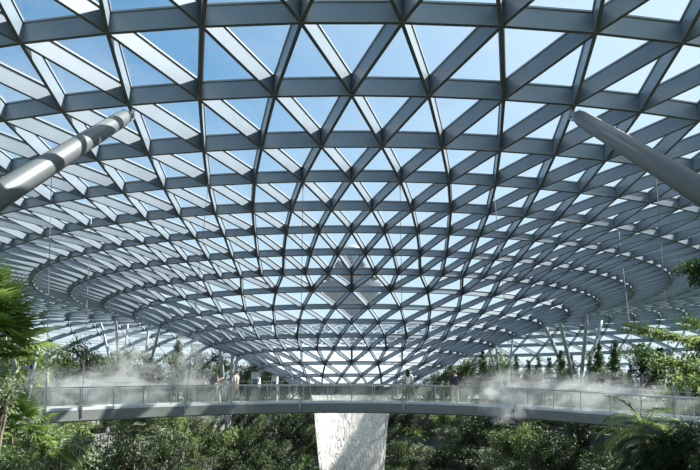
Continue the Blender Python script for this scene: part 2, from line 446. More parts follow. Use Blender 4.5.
# ------------------------------------------------------------------ bridge
def bx_y(x): return 33-(.045 if x < 0 else .034)*x*x
def near_edge(x):
    if x < -13: return Vector((x, bx_y(-13)+(x+13)*(2*.045*13)*.9, 0))
    if x > 13: return Vector((x, bx_y(13)-(x-13)*(2*.034*13)*.9, 0))
    return Vector((x, bx_y(x), 0))
def deck_z(x):
    z = EYE-.53-(.0016 if x < 0 else .0037)*min(abs(x), 13)**2
    if abs(x) > 13: z -= (abs(x)-13)*.03
    return z
xs = [-19+i*.5 for i in range(77)]
NE = []
for x in xs:
    p = near_edge(x); p.z = deck_z(x); NE.append(p)
def off(i, w):
    a = NE[max(i-1, 0)]; b = NE[min(i+1, len(NE)-1)]; t = (b-a); t.z = 0; t.normalize(); nrm_ = Vector((-t.y, t.x, 0))
    return NE[i]+nrm_*w
BWD = 3.2
bridge = tag(thing('footbridge', (0, 33, EYE-.53)), 'long curved grey footbridge with glass sides crossing in front of the waterfall', 'bridge')
BL = (0, 33, EYE-.53)
def ribbon(name, prof_, m, **k):
    mb = MB(); n = len(prof_)
    for i in range(len(xs)):
        for w, z in prof_: mb.v.append(tuple(off(i, w)+Vector((0, 0, z))))
    for i in range(len(xs)-1):
        for j in range(n):
            mb.f.append((i*n+j, i*n+(j+1) % n, (i+1)*n+(j+1) % n, (i+1)*n+j)); mb.mi.append(0)
    return mb.build(name, m, bridge, local=BL)
ribbon('deck_slab', [(0.02, 0), (BWD-.02, 0), (BWD-.02, -.08), (.02, -.08)], M['deck'])
ribbon('edge_beam', [(0, .02), (.0, -.40), (.45, -.47), (BWD-.45, -.47), (BWD, -.40), (BWD, .02), (BWD-.02, -.08), (.02, -.08)], M['fascia'])
RH = .94
for w in (.08, BWD-.08):
    ribbon('handrail', [(w-.03, RH-.03), (w+.03, RH-.03), (w+.03, RH+.03), (w-.03, RH+.03)], M['steel'])
    ribbon('kerb', [(w-.06, 0), (w+.06, 0), (w+.06, .13), (w-.06, .13)], M['white'])
    ribbon('glass_panels', [(w-.006, .12), (w+.006, .12), (w+.006, RH-.05), (w-.006, RH-.05)], M['rail_glass'])
# wire rails above the far handrail
ribbon('wire_rail', [(BWD-.08, RH+.20), (BWD-.065, RH+.20), (BWD-.065, RH+.215), (BWD-.08, RH+.215)], M['steel'])
cnt = 0
for i in range(3, len(xs)-2):
    if i % 2: continue
    for w in (.08, BWD-.08):
        p = off(i, w); mb = MB(); a = math.atan2((NE[i+1]-NE[i-1]).y, (NE[i+1]-NE[i-1]).x)
        mb.box((p.x, p.y, p.z+RH/2), (.035, .05, RH), a); mb.box((p.x, p.y, p.z+.015), (.1, .1, .03), a)
        mb.build('post', M['steel'], bridge, local=BL)
def deck_point(px, w):                     # a point on the deck seen at picture column px
    best = None
    for i in range(len(xs)):
        p = off(i, w); 
        if p.y < 5: continue
        e = abs(pix(p)[0]-px)
        if best is None or e < best[0]: best = (e, i)
    i = best[1]; return off(i, w)
# hangers from the roof to the bridge edge
for (pxb, w, tx, ty, lab) in [(37, 0, 52, 160, 'thin steel hanger cable at the far left beside the palm'),
                              (76, 0, 91, 222, 'thin steel hanger cable second from the left edge'),
                              (188, 0, 209, 180, 'thin slanting steel hanger cable left of the two walking people'),
                              (303, 0, 303, 186, 'thin vertical steel hanger cable left of the waterfall'),
                              (400, 0, 400, 186, 'thin vertical steel hanger cable right of the waterfall'),
                              (519, 0, 494, 195, 'thin slanting steel hanger cable right of the navy shirted person'),
                              (640, 0, 619, 235, 'thin steel hanger cable second from the right edge'),
                              (670, 0, 655, 168, 'thin steel hanger cable at the far right')]:
    a = deck_point(pxb, w); b = roof_hit(tx, ty)
    root = thing('hanger_cable', a); mb = MB(); mb.tube([a-Vector((0, 0, .2)), b+Vector((0, 0, .2))], .014, 6); mb.build('cable', M['cable'], root, local=tuple(a))
    mb = MB(); mb.tube([a-Vector((0, 0, .25)), a+Vector((0, 0, .25))], .05, 8); mb.build('anchor', M['steel'], root, local=tuple(a))
    mb = MB(); mb.tube([a+(b-a)*.985, b+Vector((0, 0, .2))], .03, 8); mb.build('anchor', M['steel'], root, local=tuple(a))
    tag(root, lab, 'cable')

# ------------------------------------------------------------------ people
def skin(name, verts, edges, radii, m, parent, sub=1, root=0):
    me = bpy.data.meshes.new(name); me.from_pydata(verts, edges, [])
    o = bpy.data.objects.new(name, me); C.objects.link(o)
    md = o.modifiers.new('s', 'SKIN')
    sk = me.skin_vertices[0].data if me.skin_vertices else None
    if sk is None:
        bpy.context.view_layer.objects.active = o; sk = me.skin_vertices[0].data
    for i, r in enumerate(radii):
        sk[i].radius = r if hasattr(r, '__len__') else (r, r); sk[i].use_root = (i == root)
    sb = o.modifiers.new('d', 'SUBSURF'); sb.levels = sub; sb.render_levels = sub
    bpy.context.view_layer.update()
    dg = bpy.context.evaluated_depsgraph_get()
    m2 = bpy.data.meshes.new_from_object(o.evaluated_get(dg)); bpy.data.objects.remove(o)
    m2.materials.clear(); m2.materials.append(m); m2.polygons.foreach_set('use_smooth', [True]*len(m2.polygons))
    o = bpy.data.objects.new(name, m2); C.objects.link(o); o.parent = parent; return o
def person(loc, facing, H, label, shirt, legs, hair_long=False, stride=.18, arms='down', skirt=False, sleeve=True):
    """facing: angle of the body's front (0 = +x). Body frame: x front, y left, z up."""
    root = thing('person', loc, facing); k = H/1.72
    def S(v): return (v[0]*k, v[1]*k, v[2]*k)
    J = {}
    J['pel'] = (0, 0, .93); J['wst'] = (0, 0, 1.08); J['chest'] = (.0, 0, 1.28); J['nb'] = (-.01, 0, 1.43); J['neck'] = (0, 0, 1.50); J['h0'] = (.015, 0, 1.56); J['h1'] = (.01, 0, 1.66); J['h2'] = (.005, 0, 1.70)
    for s, n in ((1, 'l'), (-1, 'r')):
        st = stride*s
        J['hip'+n] = (0, .09*s, .90); J['kn'+n] = (st*.45+.03, .10*s, .49); J['an'+n] = (st-(.05 if st < 0 else 0), .10*s, .085 if st >= 0 else .12)
        J['heel'+n] = (st-.03, .10*s, .04); J['toe'+n] = (st+.17, .12*s, .028)
        J['sh'+n] = (-.01, .185*s, 1.41)
        if arms == 'down': J['el'+n] = (-.03-st*.3, .25*s, 1.13); J['wr'+n] = (.06-st*.9, .26*s, .89)
        elif arms == 'phone': J['el'+n] = (.02, .25*s, 1.14); J['wr'+n] = (.26, .13*s, 1.26)
        elif arms == 'rail': J['el'+n] = (-.02, .33*s, 1.16); J['wr'+n] = (.24, .27*s, 1.04)
    names = list(J); idx = {n: i for i, n in enumerate(names)}
    E = [('pel', 'wst'), ('wst', 'chest'), ('chest', 'nb'), ('nb', 'neck'), ('neck', 'h0'), ('h0', 'h1'), ('h1', 'h2')]
    R = dict(pel=(.15, .105), wst=(.125, .09), chest=(.15, .105), nb=(.085, .07), neck=.05, h0=(.066, .075), h1=(.078, .092), h2=(.05, .06))
    for n in 'lr':
        E += [('pel', 'hip'+n), ('hip'+n, 'kn'+n), ('kn'+n, 'an'+n), ('an'+n, 'heel'+n), ('an'+n, 'toe'+n), ('nb', 'sh'+n), ('sh'+n, 'el'+n), ('el'+n, 'wr'+n)]
        R.update({'hip'+n: .085, 'kn'+n: .055, 'an'+n: .037, 'heel'+n: .034, 'toe'+n: .028, 'sh'+n: .055, 'el'+n: .037, 'wr'+n: .024})
    V = [S(J[n]) for n in names]; ED = [(idx[a], idx[b]) for a, b in E]; RR = []
    for n in names:
        r = R[n]; r = r if hasattr(r, '__len__') else (r, r); RR.append((r[0]*k, r[1]*k))
    for n, s in (('l', 1), ('r', -1)):     # hands: palm, four fingers, thumb
        w = Vector(J['wr'+n]); e = Vector(J['el'+n]); d = (w-e).normalized(); side = Vector((0, 1, 0)).cross(d).normalized()
        pm = w+d*.06; V.append(S(pm)); ED.append((idx['wr'+n], len(V)-1)); RR.append((.030*k, .017*k)); pi_ = len(V)-1
        for q, L in ((-1.5, .055), (-.5, .068), (.5, .065), (1.5, .05)):
            b0 = pm+side*q*.018+d*.03; b1 = b0+d*L*.5; b2 = b1+(d*.8+Vector((0, -s*.5, 0))).normalized()*L*.55
            i0 = len(V); V += [S(b0), S(b1), S(b2)]; RR += [(.009*k, .009*k)]*2+[(.007*k, .007*k)]; ED += [(pi_, i0), (i0, i0+1), (i0+1, i0+2)]
        t0 = w+d*.03+side*.032; t1 = t0+(d+side).normalized()*.04; i0 = len(V); V += [S(t0), S(t1)]; RR += [(.011*k, .011*k), (.009*k, .009*k)]; ED += [(pi_, i0), (i0, i0+1)]
    skin('body', V, ED, RR, M['skin'], root, 1)
    # nose, ears, eyes on the head
    mb = MB(); mb.tube([S((.085, 0, 1.635)), S((.115, 0, 1.60)), S((.09, 0, 1.59))], [.008*k, .014*k, .01*k], 6); mb.build('nose', M['skin'], root, smooth=True)
    for s in (-1, 1):
        mb = MB(); mb.tube([S((.0, .078*s, 1.645)), S((-.015, .09*s, 1.62)), S((.0, .078*s, 1.59))], [.01*k, .014*k, .008*k], 6); mb.build('ear', M['skin'], root, smooth=True)
        mb = MB(); mb.tube([S((.084, .03*s, 1.635)), S((.092, .03*s, 1.635))], .009*k, 8); mb.build('eye', M['shoe'], root)
    mb = MB(); mb.box(S((.088, 0, 1.567)), (.01*k, .045*k, .01*k)); mb.build('mouth', M['c_khaki'], root)
    # hair
    hv = [(-.005, 0, 1.695), (-.035, 0, 1.66), (-.055, 0, 1.60)]; hr = [(.08, .09), (.095, .10), (.085, .075)]
    if hair_long: hv += [(-.075, 0, 1.50), (-.085, 0, 1.38), (-.08, 0, 1.30)]; hr += [(.12, .08), (.12, .07), (.08, .04)]; hr[0] = (.10, .11); hr[1] = (.125, .12); hr[2] = (.125, .10)
    skin('hair', [S(v) for v in hv], [(i, i+1) for i in range(len(hv)-1)], [(a*k, b*k) for a, b in hr], M['hair'], root, 2)
    # shirt
    tv = ['wst', 'chest', 'nb', 'shl', 'shr'] ; base = [S(J['pel'])]+[S(J[n]) for n in tv]
    ed = [(0, 1), (1, 2), (2, 3), (3, 4), (3, 5)]; rr = [(.165*k, .12*k), (.15*k, .108*k), (.168*k, .12*k), (.10*k, .085*k), (.07*k, .07*k), (.07*k, .07*k)]
    for n, b in (('l', 4), ('r', 5)):
        e = Vector(J['el'+n]); s_ = Vector(J['sh'+n]); q = s_+(e-s_)*.85
        base.append(S(q)); ed.append((b, len(base)-1)); rr.append((.055*k, .055*k))
    skin('shirt', base, ed, rr, shirt, root, 2, 1)
    if skirt:
        mb = MB(); mb.lathe([(.13*k, 1.04*k), (.17*k, .9*k), (.20*k, .6*k), (.23*k, .34*k), (.20*k, .34*k), (.16*k, .8*k)], (0, 0, 0), 24)
        mb.build('skirt', legs, root, smooth=True)
    else:
        b = [S(J['wst']), S(J['pel'])]; ed = [(0, 1)]; rr = [(.13*k, .10*k), (.165*k, .12*k)]
        for n in 'lr':
            i = len(b); b += [S(J['hip'+n]), S(J['kn'+n]), S(Vector(J['an'+n])+Vector((0, 0, .03)))]
            ed += [(1, i), (i, i+1), (i+1, i+2)]; rr += [(.105*k, .105*k), (.080*k, .080*k), (.068*k, .068*k)]
        skin('trousers', b, ed, rr, legs, root, 2, 1)
    for n in 'lr':
        skin('shoe', [S(J['heel'+n]), S(Vector(J['heel'+n])*.4+Vector(J['toe'+n])*.6), S(J['toe'+n])], [(0, 1), (1, 2)], [(.044*k, .042*k), (.046*k, .036*k), (.036*k, .028*k)], M['shoe'], root, 2)
    tag(root, label, 'person'); return root
def on_deck(px, w):
    p = deck_point(px, w); return Vector(((px-CX)/F*p.y, p.y, deck_z((px-CX)/F*p.y)))
person(on_deck(216, 1.0), math.radians(20), 1.74, 'person in grey shirt and pale trousers walking right on the bridge', M['c_grey'], M['c_light'], stride=.2, arms='phone')
person(on_deck(236, 1.4), math.radians(160), 1.66, 'person in beige top and trousers just right of the grey-shirted walker', M['c_beige'], M['c_beige'], stride=.22)
person(on_deck(408, 1.0), math.radians(75), 1.72, 'person with long dark hair, white top and patterned trousers facing away', M['c_white'], M['c_khaki'], True, stride=.14)
person(on_deck(455, 1.3), math.radians(95), 1.72, 'person in navy shirt with elbows out standing on the right half of bridge', M['c_navy'], M['c_light'], stride=.05, arms='rail')

# ------------------------------------------------------------------ control tower outside
TD = 300.0; tc_ = at(350.5, 0, TD)
tw = thing('control_tower', (tc_.x, TD, 0)); tag(tw, 'round tiered airport control tower seen hazily through the centre of the roof', 'control tower')
def th(py): return EYE+(CY-py)/F*TD
def tr(px): return px/F*TD
def tl(name, prof_, m): 
    b = MB(); b.lathe([(max(tr(r), .01), th(y)) for r, y in prof_], (0, 0, 0), 48); return b.build(name, m, tw)
tl('shaft', [(5.5, 392), (5.5, 322), (6, 305)], M['conc'])
tl('flared_base', [(6, 320), (11, 310), (20, 303), (24, 298)], M['conc'])
tl('lower_deck', [(22, 303), (27, 298), (29, 294), (24, 293)], M['conc'])
tl('lower_window_band', [(24, 297), (25, 290)], M['towerglass'])
tl('main_deck', [(24, 291), (30.5, 289), (30.5, 284.5), (26, 283.5), (1, 283)], M['conc'])
tl('main_window_band', [(20, 284), (21, 279)], M['towerglass'])
tl('middle_deck', [(18, 280), (27, 279), (25, 276.5), (1, 276)], M['conc'])
tl('upper_window_band', [(12, 277), (14.5, 268)], M['towerglass'])
tl('upper_deck', [(14, 269), (16.5, 268.5), (15, 263.5), (12, 262.5), (1, 262)], M['conc'])
tl('cab_window', [(7, 263), (9, 255)], M['towerglass'])
tl('cab_roof', [(9.5, 256), (11, 254), (10.5, 249), (7, 246), (1, 245)], M['column'])
for s in (-1, 1):
    b = MB(); b.tube([(s*tr(8), -tr(14), th(272)), (s*tr(12), -tr(14), th(266)), (s*tr(12), -tr(14), th(262))], tr(2.5), 12); b.build('side_pod', M['conc'], tw)
b = MB(); b.box((0, -tr(6), th(311)), (tr(6), 1.5, tr(22))); b.build('blue_panel', M['tower_win'], tw)

# ------------------------------------------------------------------ frames left and right, small buildings
def gate_frame(pts_sets, label, d):
    base = at(pts_sets[0][0][0], 0, d); base.z = 0
    root = thing('steel_frame', base)
    for pts in pts_sets:
        mb = MB(); P = [at(x, y, d) for x, y in pts]
        for a, b_ in zip(P, P[1:]): mb.beam(a, b_, Vector((0, 1, 0)), .2, -.1, .1)
        mb.build('frame_member', M['column'], root, local=tuple(base))
    tag(root, label, 'frame')
gate_frame([[(26, 405), (37, 346)], [(14, 347), (37, 346)], [(22, 367), (33, 367)], [(12, 402), (15, 346)]], 'pale steel frame half hidden in foliage at left end of bridge', 36)
gate_frame([[(679, 405), (668, 352)], [(668, 371), (700, 373)], [(690, 405), (684, 371)], [(706, 405), (706, 372)]], 'pale steel frame half hidden in foliage at right end of bridge', 36)
def kiosk(px, py, w, h, d, label):
    c = at(px, py, d); base = (c.x, c.y, 0); root = thing('kiosk', base)
    W = w/F*d; Hh = c.z+h/F*d*.5
    b = MB(); b.box((0, 0, Hh/2), (W, 2.5, Hh)); b.build('wall', M['white'], root)
    b = MB(); b.box((0, 0, Hh+.1), (W*1.2, 3.0, .2)); b.build('roof', M['conc'], root)
    b = MB(); b.box((0, -1.28, Hh*.62), (W*.7, .06, Hh*.3)); b.build('window', M['towerglass'], root)
    tag(root, label, 'kiosk')
kiosk(256, 376, 7, 8, 100, 'small white kiosk among trees just right of the branching column')
kiosk(275, 378, 5, 6, 101, 'small white kiosk close to the left edge of the funnel')
# garden railings beyond the valley
def garden_rail(px0, px1, d, label):
    a = at(px0, 0, d); b = at(px1, 0, d); root = thing('garden_railing', ((a.x+b.x)/2, d, 0)); n = int((b.x-a.x)/1.6); L = (0, 0, 0)
    for z in (.35, .7, 1.1):
        m = MB(); m.beam(Vector((a.x, d, z)), Vector((b.x, d, z)), Vector((0, 0, 1)), .05, -.03, .03); m.build('rail', M['steel'], root, local=((a.x+b.x)/2, d, 0))
    m = MB()
    for i in range(n+1):
        x = a.x+(b.x-a.x)*i/n; m.box((x, d, .55), (.06, .06, 1.1))
    tag(m.build('post', M['steel'], root, local=((a.x+b.x)/2, d, 0)), kind='stuff'); tag(root, label, 'railing')
garden_rail(40, 290, 104.6, 'low steel garden railing beyond the valley left of the funnel')
garden_rail(430, 660, 104.6, 'low steel garden railing beyond the valley right of the funnel')

# ------------------------------------------------------------------ plants
def rv(rng): 
    while True:
        v = Vector((rng.uniform(-1, 1), rng.uniform(-1, 1), rng.uniform(-1, 1)))
        if .05 < v.length < 1: return v
def leafy_cluster(mb, c, r, n, L, rng, flat=.7, up=.35):
    for _ in range(n):
        v = rv(rng).normalized()*(rng.random()**.4); p = c+Vector((v.x*r, v.y*r, v.z*r*flat))
        d = (rv(rng).normalized()*.9+v*.7+Vector((0, 0, -.1))).normalized()
        mb.leaf(p, d, Vector((rng.uniform(-.6, .6), rng.uniform(-.6, .6), 1)), L*rng.uniform(.7, 1.25), L*rng.uniform(.38, .55))
def trunk_mb(h, r, rng, lean=.15, branches=()):
    mb = MB(); pts = []; x = y = 0
    for i in range(6):
        t = i/5; pts.append((x, y, h*t)); x += rng.uniform(-lean, lean)*h/6; y += rng.uniform(-lean, lean)*h/6
    mb.tube(pts, [r*(1.25-.6*i/5) for i in range(6)], 8)
    for (t, e) in branches:
        i = min(4, int(t*5)); a = Vector(pts[i])+(Vector(pts[i+1])-Vector(pts[i]))*(t*5-i); e = Vector(e); m_ = (a+e)/2+Vector((0, 0, -.12*(e-a).length))
        mb.tube([a, m_, e], [r*.45, r*.32, r*.12], 6)
    return mb
def broad_tree(name, h, cr, ncl, nleaf, L, lm, seed, hc=.62, flat=.75, spread=.8, bark='bark'):
    rng = random.Random(seed); root = thing(name); fol = MB(); br = []
    for k in range(ncl):
        a = rng.uniform(0, 2*PI); q = rng.random()**.5*spread; zz = rng.uniform(-1, 1)
        c = Vector((math.cos(a)*cr*q*math.sqrt(1-.6*zz*zz), math.sin(a)*cr*q*math.sqrt(1-.6*zz*zz), h*hc+zz*h*(1-hc)*.8)); br.append((rng.uniform(.45, .95), c))
        leafy_cluster(fol, c, cr*rng.uniform(.28, .48), nleaf, L, rng, flat)
    trunk_mb(h*.8, h*.02+.03, rng, .1, br).build('trunk', M[bark], root, smooth=True); fol.build('foliage', M[lm], root); return root
def slim_tree(name, h, cr, tiers, nleaf, L, lm, seed):
    rng = random.Random(seed); root = thing(name); fol = MB(); br = []
    for k in range(tiers):
        t = k/(tiers-1); z = h*(.22+.74*t); w = cr*(1-.75*t**1.5)*rng.uniform(.75, 1.15)
        for q in range(4 if t < .8 else 2):
            a = rng.uniform(0, 2*PI); c = Vector((math.cos(a)*w*.6, math.sin(a)*w*.6, z+rng.uniform(-.15, .15))); br.append((min(.95, z/h*.95), c))
            leafy_cluster(fol, c, w*.5, nleaf, L, rng, .55)
    trunk_mb(h*.97, h*.012+.03, rng, .03, br[::2]).build('trunk', M['bark'], root, smooth=True); fol.build('foliage', M[lm], root); return root
def frond(mb, stem, p, d, L, droop, nl, ll, rng, width=.05, tip=.35, sr=.022):
    """arching pinnate frond: returns nothing, adds leaflets to mb and rachis to stem"""
    pts = []; q = Vector(p); dd = Vector(d).normalized(); n = 10
    for i in range(n+1):
        pts.append(q.copy()); q += dd*(L/n); dd = (dd+Vector((0, 0, -droop/n))).normalized()
    stem.tube(pts, [sr*(1-.8*i/n) for i in range(n+1)], 5)
    for i in range(nl):
        t = (i+1)/(nl+1)*.9+.1; a = t*n; k = min(n-1, int(a)); P = pts[k].lerp(pts[k+1], a-k); T = (pts[k+1]-pts[k]).normalized()
        s = T.cross(Vector((0, 0, 1))).normalized(); l = ll*(math.sin(PI*min(1, t*.85+.12))**.7)
        for sg in (-1, 1):
            D_ = (T*(.55+tip*t)+s*sg+Vector((0, 0, rng.uniform(-.25, .1)))).normalized()
            mb.leaf(P, D_, Vector((0, 0, 1)), l*rng.uniform(.85, 1.1), width, .1)
def palm(name, h, L, nf, lm, seed, nl=22, ll=.5, droop=1.0, width=.06, el0=.1, el1=1.3, sr=.022):
    rng = random.Random(seed); root = thing(name); fol = MB(); st = MB()
    for k in range(nf):
        a = k*2.39996+rng.uniform(-.2, .2); el = el0+(el1-el0)*(k/(nf-1))
        frond(fol, st, (0, 0, h), (math.cos(a)*math.cos(el), math.sin(a)*math.cos(el), math.sin(el)), L*rng.uniform(.85, 1.1), droop*rng.uniform(.8, 1.2), nl, ll, rng, width, .35, sr)
    mb = trunk_mb(h, .09, rng, .04); mb.build('trunk', M['bark'], root, smooth=True)
    fol.build('fronds', M[lm], root); st.build('frond_stems', M[lm], root); return root
def fan_palm(name, h, nf, lm, seed, R=.55, stalk=.8):
    rng = random.Random(seed); root = thing(name); fol = MB(); st = MB()
    for k in range(nf):
        a = k*2.39996; el = -.2+1.5*k/(nf-1); d = Vector((math.cos(a)*math.cos(el), math.sin(a)*math.cos(el), math.sin(el)))
        e = Vector((0, 0, h))+d*stalk*rng.uniform(.8, 1.2); st.tube([(0, 0, h), (Vector((0, 0, h))+e)/2+Vector((0, 0, .06)), e], [.016, .013, .01], 5)
        s = d.cross(Vector((0, 0, 1))).normalized()
        if s.length < .1: s = Vector((1, 0, 0))
        for q in range(17):
            b = (q-8)/8*1.75; dd = d*math.cos(b)+s*math.sin(b)+Vector((0, 0, -.12*abs(b))); fol.leaf(e, dd.normalized(), s.cross(d), R*rng.uniform(.85, 1.05)*(1-.12*abs(b)), .075, .2)
    trunk_mb(h, .08, rng, .03).build('trunk', M['bark'], root, smooth=True); fol.build('fans', M[lm], root); st.build('leaf_stalks', M[lm], root); return root
def strap_shrub(name, r, n, lm, seed, h0=.15):
    rng = random.Random(seed); root = thing(name); fol = MB(); st = MB(); st.tube([(0, 0, 0), (0, 0, h0+.1)], [.07, .04], 7)
    for k in range(n):
        a = rng.uniform(0, 2*PI); el = rng.uniform(.15, 1.4); d = Vector((math.cos(a)*math.cos(el), math.sin(a)*math.cos(el), math.sin(el)))
        q = Vector((0, 0, h0)); L = r*rng.uniform(.7, 1.15); s = d.cross(Vector((0, 0, 1))).normalized()*.045*r; vs = []
        for i in range(5):
            w = s*(1-(i/4)**2*.95); vs += [q-w, q+w]; q = q+d*L/4; d = (d+Vector((0, 0, -.28))).normalized()
        fol.add(vs, [(2*i, 2*i+1, 2*i+3, 2*i+2) for i in range(4)])
    st.build('stem', M['bark'], root); fol.build('leaves', M[lm], root); return root
def shrub(name, r, ncl, nleaf, L, lm, seed):
    rng = random.Random(seed); root = thing(name); fol = MB(); br = []
    for k in range(ncl):
        v = rv(rng); c = Vector((v.x*r*.7, v.y*r*.7, r*.75+v.z*r*.5)); br.append((.9, c)); leafy_cluster(fol, c, r*.42, nleaf, L, rng, .8)
    trunk_mb(r*.6, .05, rng, .1, br).build('stem', M['bark'], root); fol.build('foliage', M[lm], root); return root
# kinds: (prototypes, nominal height, description, category)
K = {
 'y': ([broad_tree('leafy_tree', 5.4, 2.1, 26, 60, .34, 'leaf_y', s) for s in (1, 2)], 5.4, 'bright green bushy tree', 'tree'),
 'm': ([broad_tree('leafy_tree', 5.8, 2.2, 26, 60, .32, 'leaf_m', s) for s in (3, 4)], 5.8, 'mid green rounded tree', 'tree'),
 'd': ([broad_tree('leafy_tree', 6.2, 2.2, 28, 55, .34, 'leaf_d', s) for s in (5, 6)], 6.2, 'dark green dense tree', 'tree'),
 'g': ([broad_tree('leafy_tree', 5.6, 2.3, 30, 45, .30, 'leaf_g', s, .55, .35, .95, 'palebark') for s in (7, 8)], 5.6, 'grey-green feathery tree in layers', 'tree'),
 'p': ([palm('palm_tree', 3.6, 2.3, 18, 'leaf_p', 9, 18, .62, 1.3, .10)], 5.0, 'green palm with arching fronds', 'palm'),
 's': ([slim_tree('slender_tree', 8.0, 1.0, 15, 30, .36, 'leaf_m', s) for s in (11, 12)]+[slim_tree('slender_tree', 8.0, 1.15, 13, 34, .38, 'leaf_d', 13)], 8.0, 'slender upright tree', 'tree'),
 't': ([strap_shrub('strap_leaf_shrub', 1.5, 60, 'leaf_p', 14)], 1.4, 'strap-leaved green shrub', 'shrub'),
 'h': ([shrub('leafy_shrub', 1.15, 12, 50, .24, 'leaf_m', 15), shrub('leafy_shrub', 1.15, 12, 50, .24, 'leaf_y', 16)], 1.5, 'low rounded shrub', 'shrub'),
}
used = {}
placed = []                                # (object, kind, pixel x, region)
prng = random.Random(42)
def put(kind, x, y, z, sc_=1.0, var=None, sz=None, region=None, label=None):
    P, nomh, desc, cat = K[kind]; v = prng.randrange(len(P)) if var is None else var % len(P)
    src = P[v]
    if src.name not in used: used[src.name] = 1; o = src
    else: o = copy_tree(src)
    o.location = (x, y, z); o.rotation_euler = (0, 0, prng.uniform(0, 2*PI)); o.scale = (sc_, sc_, sz or sc_)
    o['category'] = cat
    px = pix((x, y, z))[0]
    if label: o['label'] = label
    else: placed.append((o, kind, v, px, region))
    return o
def put_px(kind, px, ptop, d, region, w=1.0, **kk):
    p = at(px, ptop, d); s = sval(p.x, p.y); z = zterr(s); h = p.z-z; k = h/K[kind][1]
    return put(kind, p.x, p.y, z, k*w, sz=k, region=region, **kk)
# trees beyond the valley, left and right of the funnel
RL = 'beyond the bridge left of the funnel'; RR_ = 'beyond the bridge right of the funnel'
put_px('y', 2, 334, 41, 'at the left edge behind the pale steel frame', .75)
put_px('g', 24, 348, 47, 'at the left edge behind the pale steel frame', .6)
put_px('m', -14, 352, 30, 'at the left edge behind the pale steel frame', .6)
put_px('y', 700, 352, 41, 'at the right edge behind the pale steel frame', .7)
for kd, px, pt, d, w in [('d', 86, 338, 72, .85), ('y', 63, 352, 70, .8), ('g', 58, 340, 96, .9), ('g', 128, 345, 84, .9), ('m', 107, 356, 80, .8), ('d', 152, 352, 90, .7), ('s', 178, 340, 96, 1.1), ('g', 172, 350, 88, .8),
                         ('d', 201, 345, 104.8, .6), ('m', 191, 358, 100, .8), ('d', 272, 362, 106, .7), ('d', 256, 357, 110, .8), ('m', 240, 362, 106, .7), ('d', 222, 350, 112, .8), ('d', 285, 366, 108, .7), ('g', 120, 352, 106, .8), ('m', 212, 362, 105, .7), ('d', 140, 362, 108, .8), ('m', 40, 356, 100, .9),
                         ('y', 75, 362, 90, .7), ('m', 160, 366, 106, .8), ('d', 293, 372, 107, .7), ('m', 300, 378, 107, .6), ('d', 264, 366, 112, .8), ('g', 98, 350, 104, .8), ('m', 280, 372, 111, .8), ('d', 248, 364, 104.6, .7)]:
    put_px(kd, px, pt, d, RL, w)
for kd, px, pt, d, w in [('d', 424, 377, 107, .7), ('m', 434, 371, 108, .8), ('g', 446, 360, 110, .9), ('y', 466, 362, 112, .8), ('d', 490, 358, 112, .8), ('m', 508, 358, 110, .8), ('g', 524, 366, 111, .8), ('d', 533, 366, 112, .7), ('m', 557, 364, 111, .8), ('s', 571, 356, 109, 1.2), ('s', 590, 354, 110, 1.0), ('m', 622, 368, 106, .8), ('d', 443, 372, 106, .8), ('m', 451, 364, 108, .8), ('d', 461, 360, 106, .8), ('m', 472, 352, 108, .7), ('y', 497, 351, 107, .65), ('s', 483, 350, 106, 1.0), ('s', 516, 355, 105, 1.0), ('s', 528, 360, 108, 1.0), ('s', 538, 356, 106, 1.2),
                         ('s', 549, 358, 108, 1.0), ('s', 561, 350, 104.5, 1.1), ('d', 507, 364, 112, .7), ('d', 570, 366, 110, .8), ('s', 599, 344, 103, 1.35), ('s', 615, 341, 101, 1.3), ('s', 631, 361, 100, 1.0), ('s', 641, 344, 98, 1.3), ('s', 660, 348, 96, 1.3), ('d', 655, 362, 104, .8), ('m', 606, 368, 106, .8), ('m', 680, 362, 90, .8),
                         ('m', 545, 368, 112, .8), ('m', 480, 366, 112, .8), ('d', 590, 366, 112, .7)]:
    put_px(kd, px, pt, d, RR_, w)
# hedge along the far lip of the valley
HG = []
for i in range(37):
    hp = 26+i*18.4+prng.uniform(-4, 4); dd = prng.uniform(104.3, 106.5); q = at(hp, 383+prng.uniform(-3, 4), dd)
    o = put('h', q.x, q.y, 0, 1.0, label='x'); k = q.z/1.6; o.scale = (k*.95, k*.95, k); HG.append(o)
HG.sort(key=lambda o: o.location.x/o.location.y)
for i, o in enumerate(HG):
    od = ordinal(i, len(HG)) or 'middle one'
    o['label'] = 'round hedge shrub along the far valley edge, '+od; o['group'] = 'hedge shrubs along the far edge of the valley'
# trees on the terraces
pts = []
def far_enough(x, y, m): return all((x-a)**2+(y-b)**2 > m*m for a, b in pts)
tries = 0
while tries < 9000 and len(pts) < 230:
    tries += 1
    x = prng.uniform(-26, 26); y = prng.uniform(17, 105); s = sval(x, y)
    if s > 1.0 or s < .33: continue
    if abs(((1-s)*10) % 1-.0) < .22: continue                      # stay off the very edge of a tread
    p = Vector((x, y, zterr(s))); px, py = pix((x, y, p.z+4.6))
    if not (-30 < px < 730): continue
    if py > 476 or py < 396 and y < 40: continue
    if y < 36 and pix((x, y, p.z+6.5))[1] < 423: continue
    if math.hypot(x, y-D) < 7: continue
    if abs(px-351) < 28 and y < 64: continue
    if not far_enough(x, y, 2.5+(1.2 if y < 60 else 0)): continue
    pts.append((x, y))
    side = 'left' if px < 351 else 'right'
    reg = f'on the far terraces {side} of the waterfall' if y > 80 else f'on the {side} side slope below the bridge' if y > 40 else f'on the near {side} slope'
    kd = prng.choices('ymdgp', (28, 26, 18, 20, 8))[0]
    sc_ = prng.uniform(.62, 1.0)
    while sc_ > .4 and pix((x, y, p.z+K[kd][1]*sc_))[1] < (420 if y < 60 else 404): sc_ -= .05
    put(kd, x, y, p.z, sc_, region=reg)
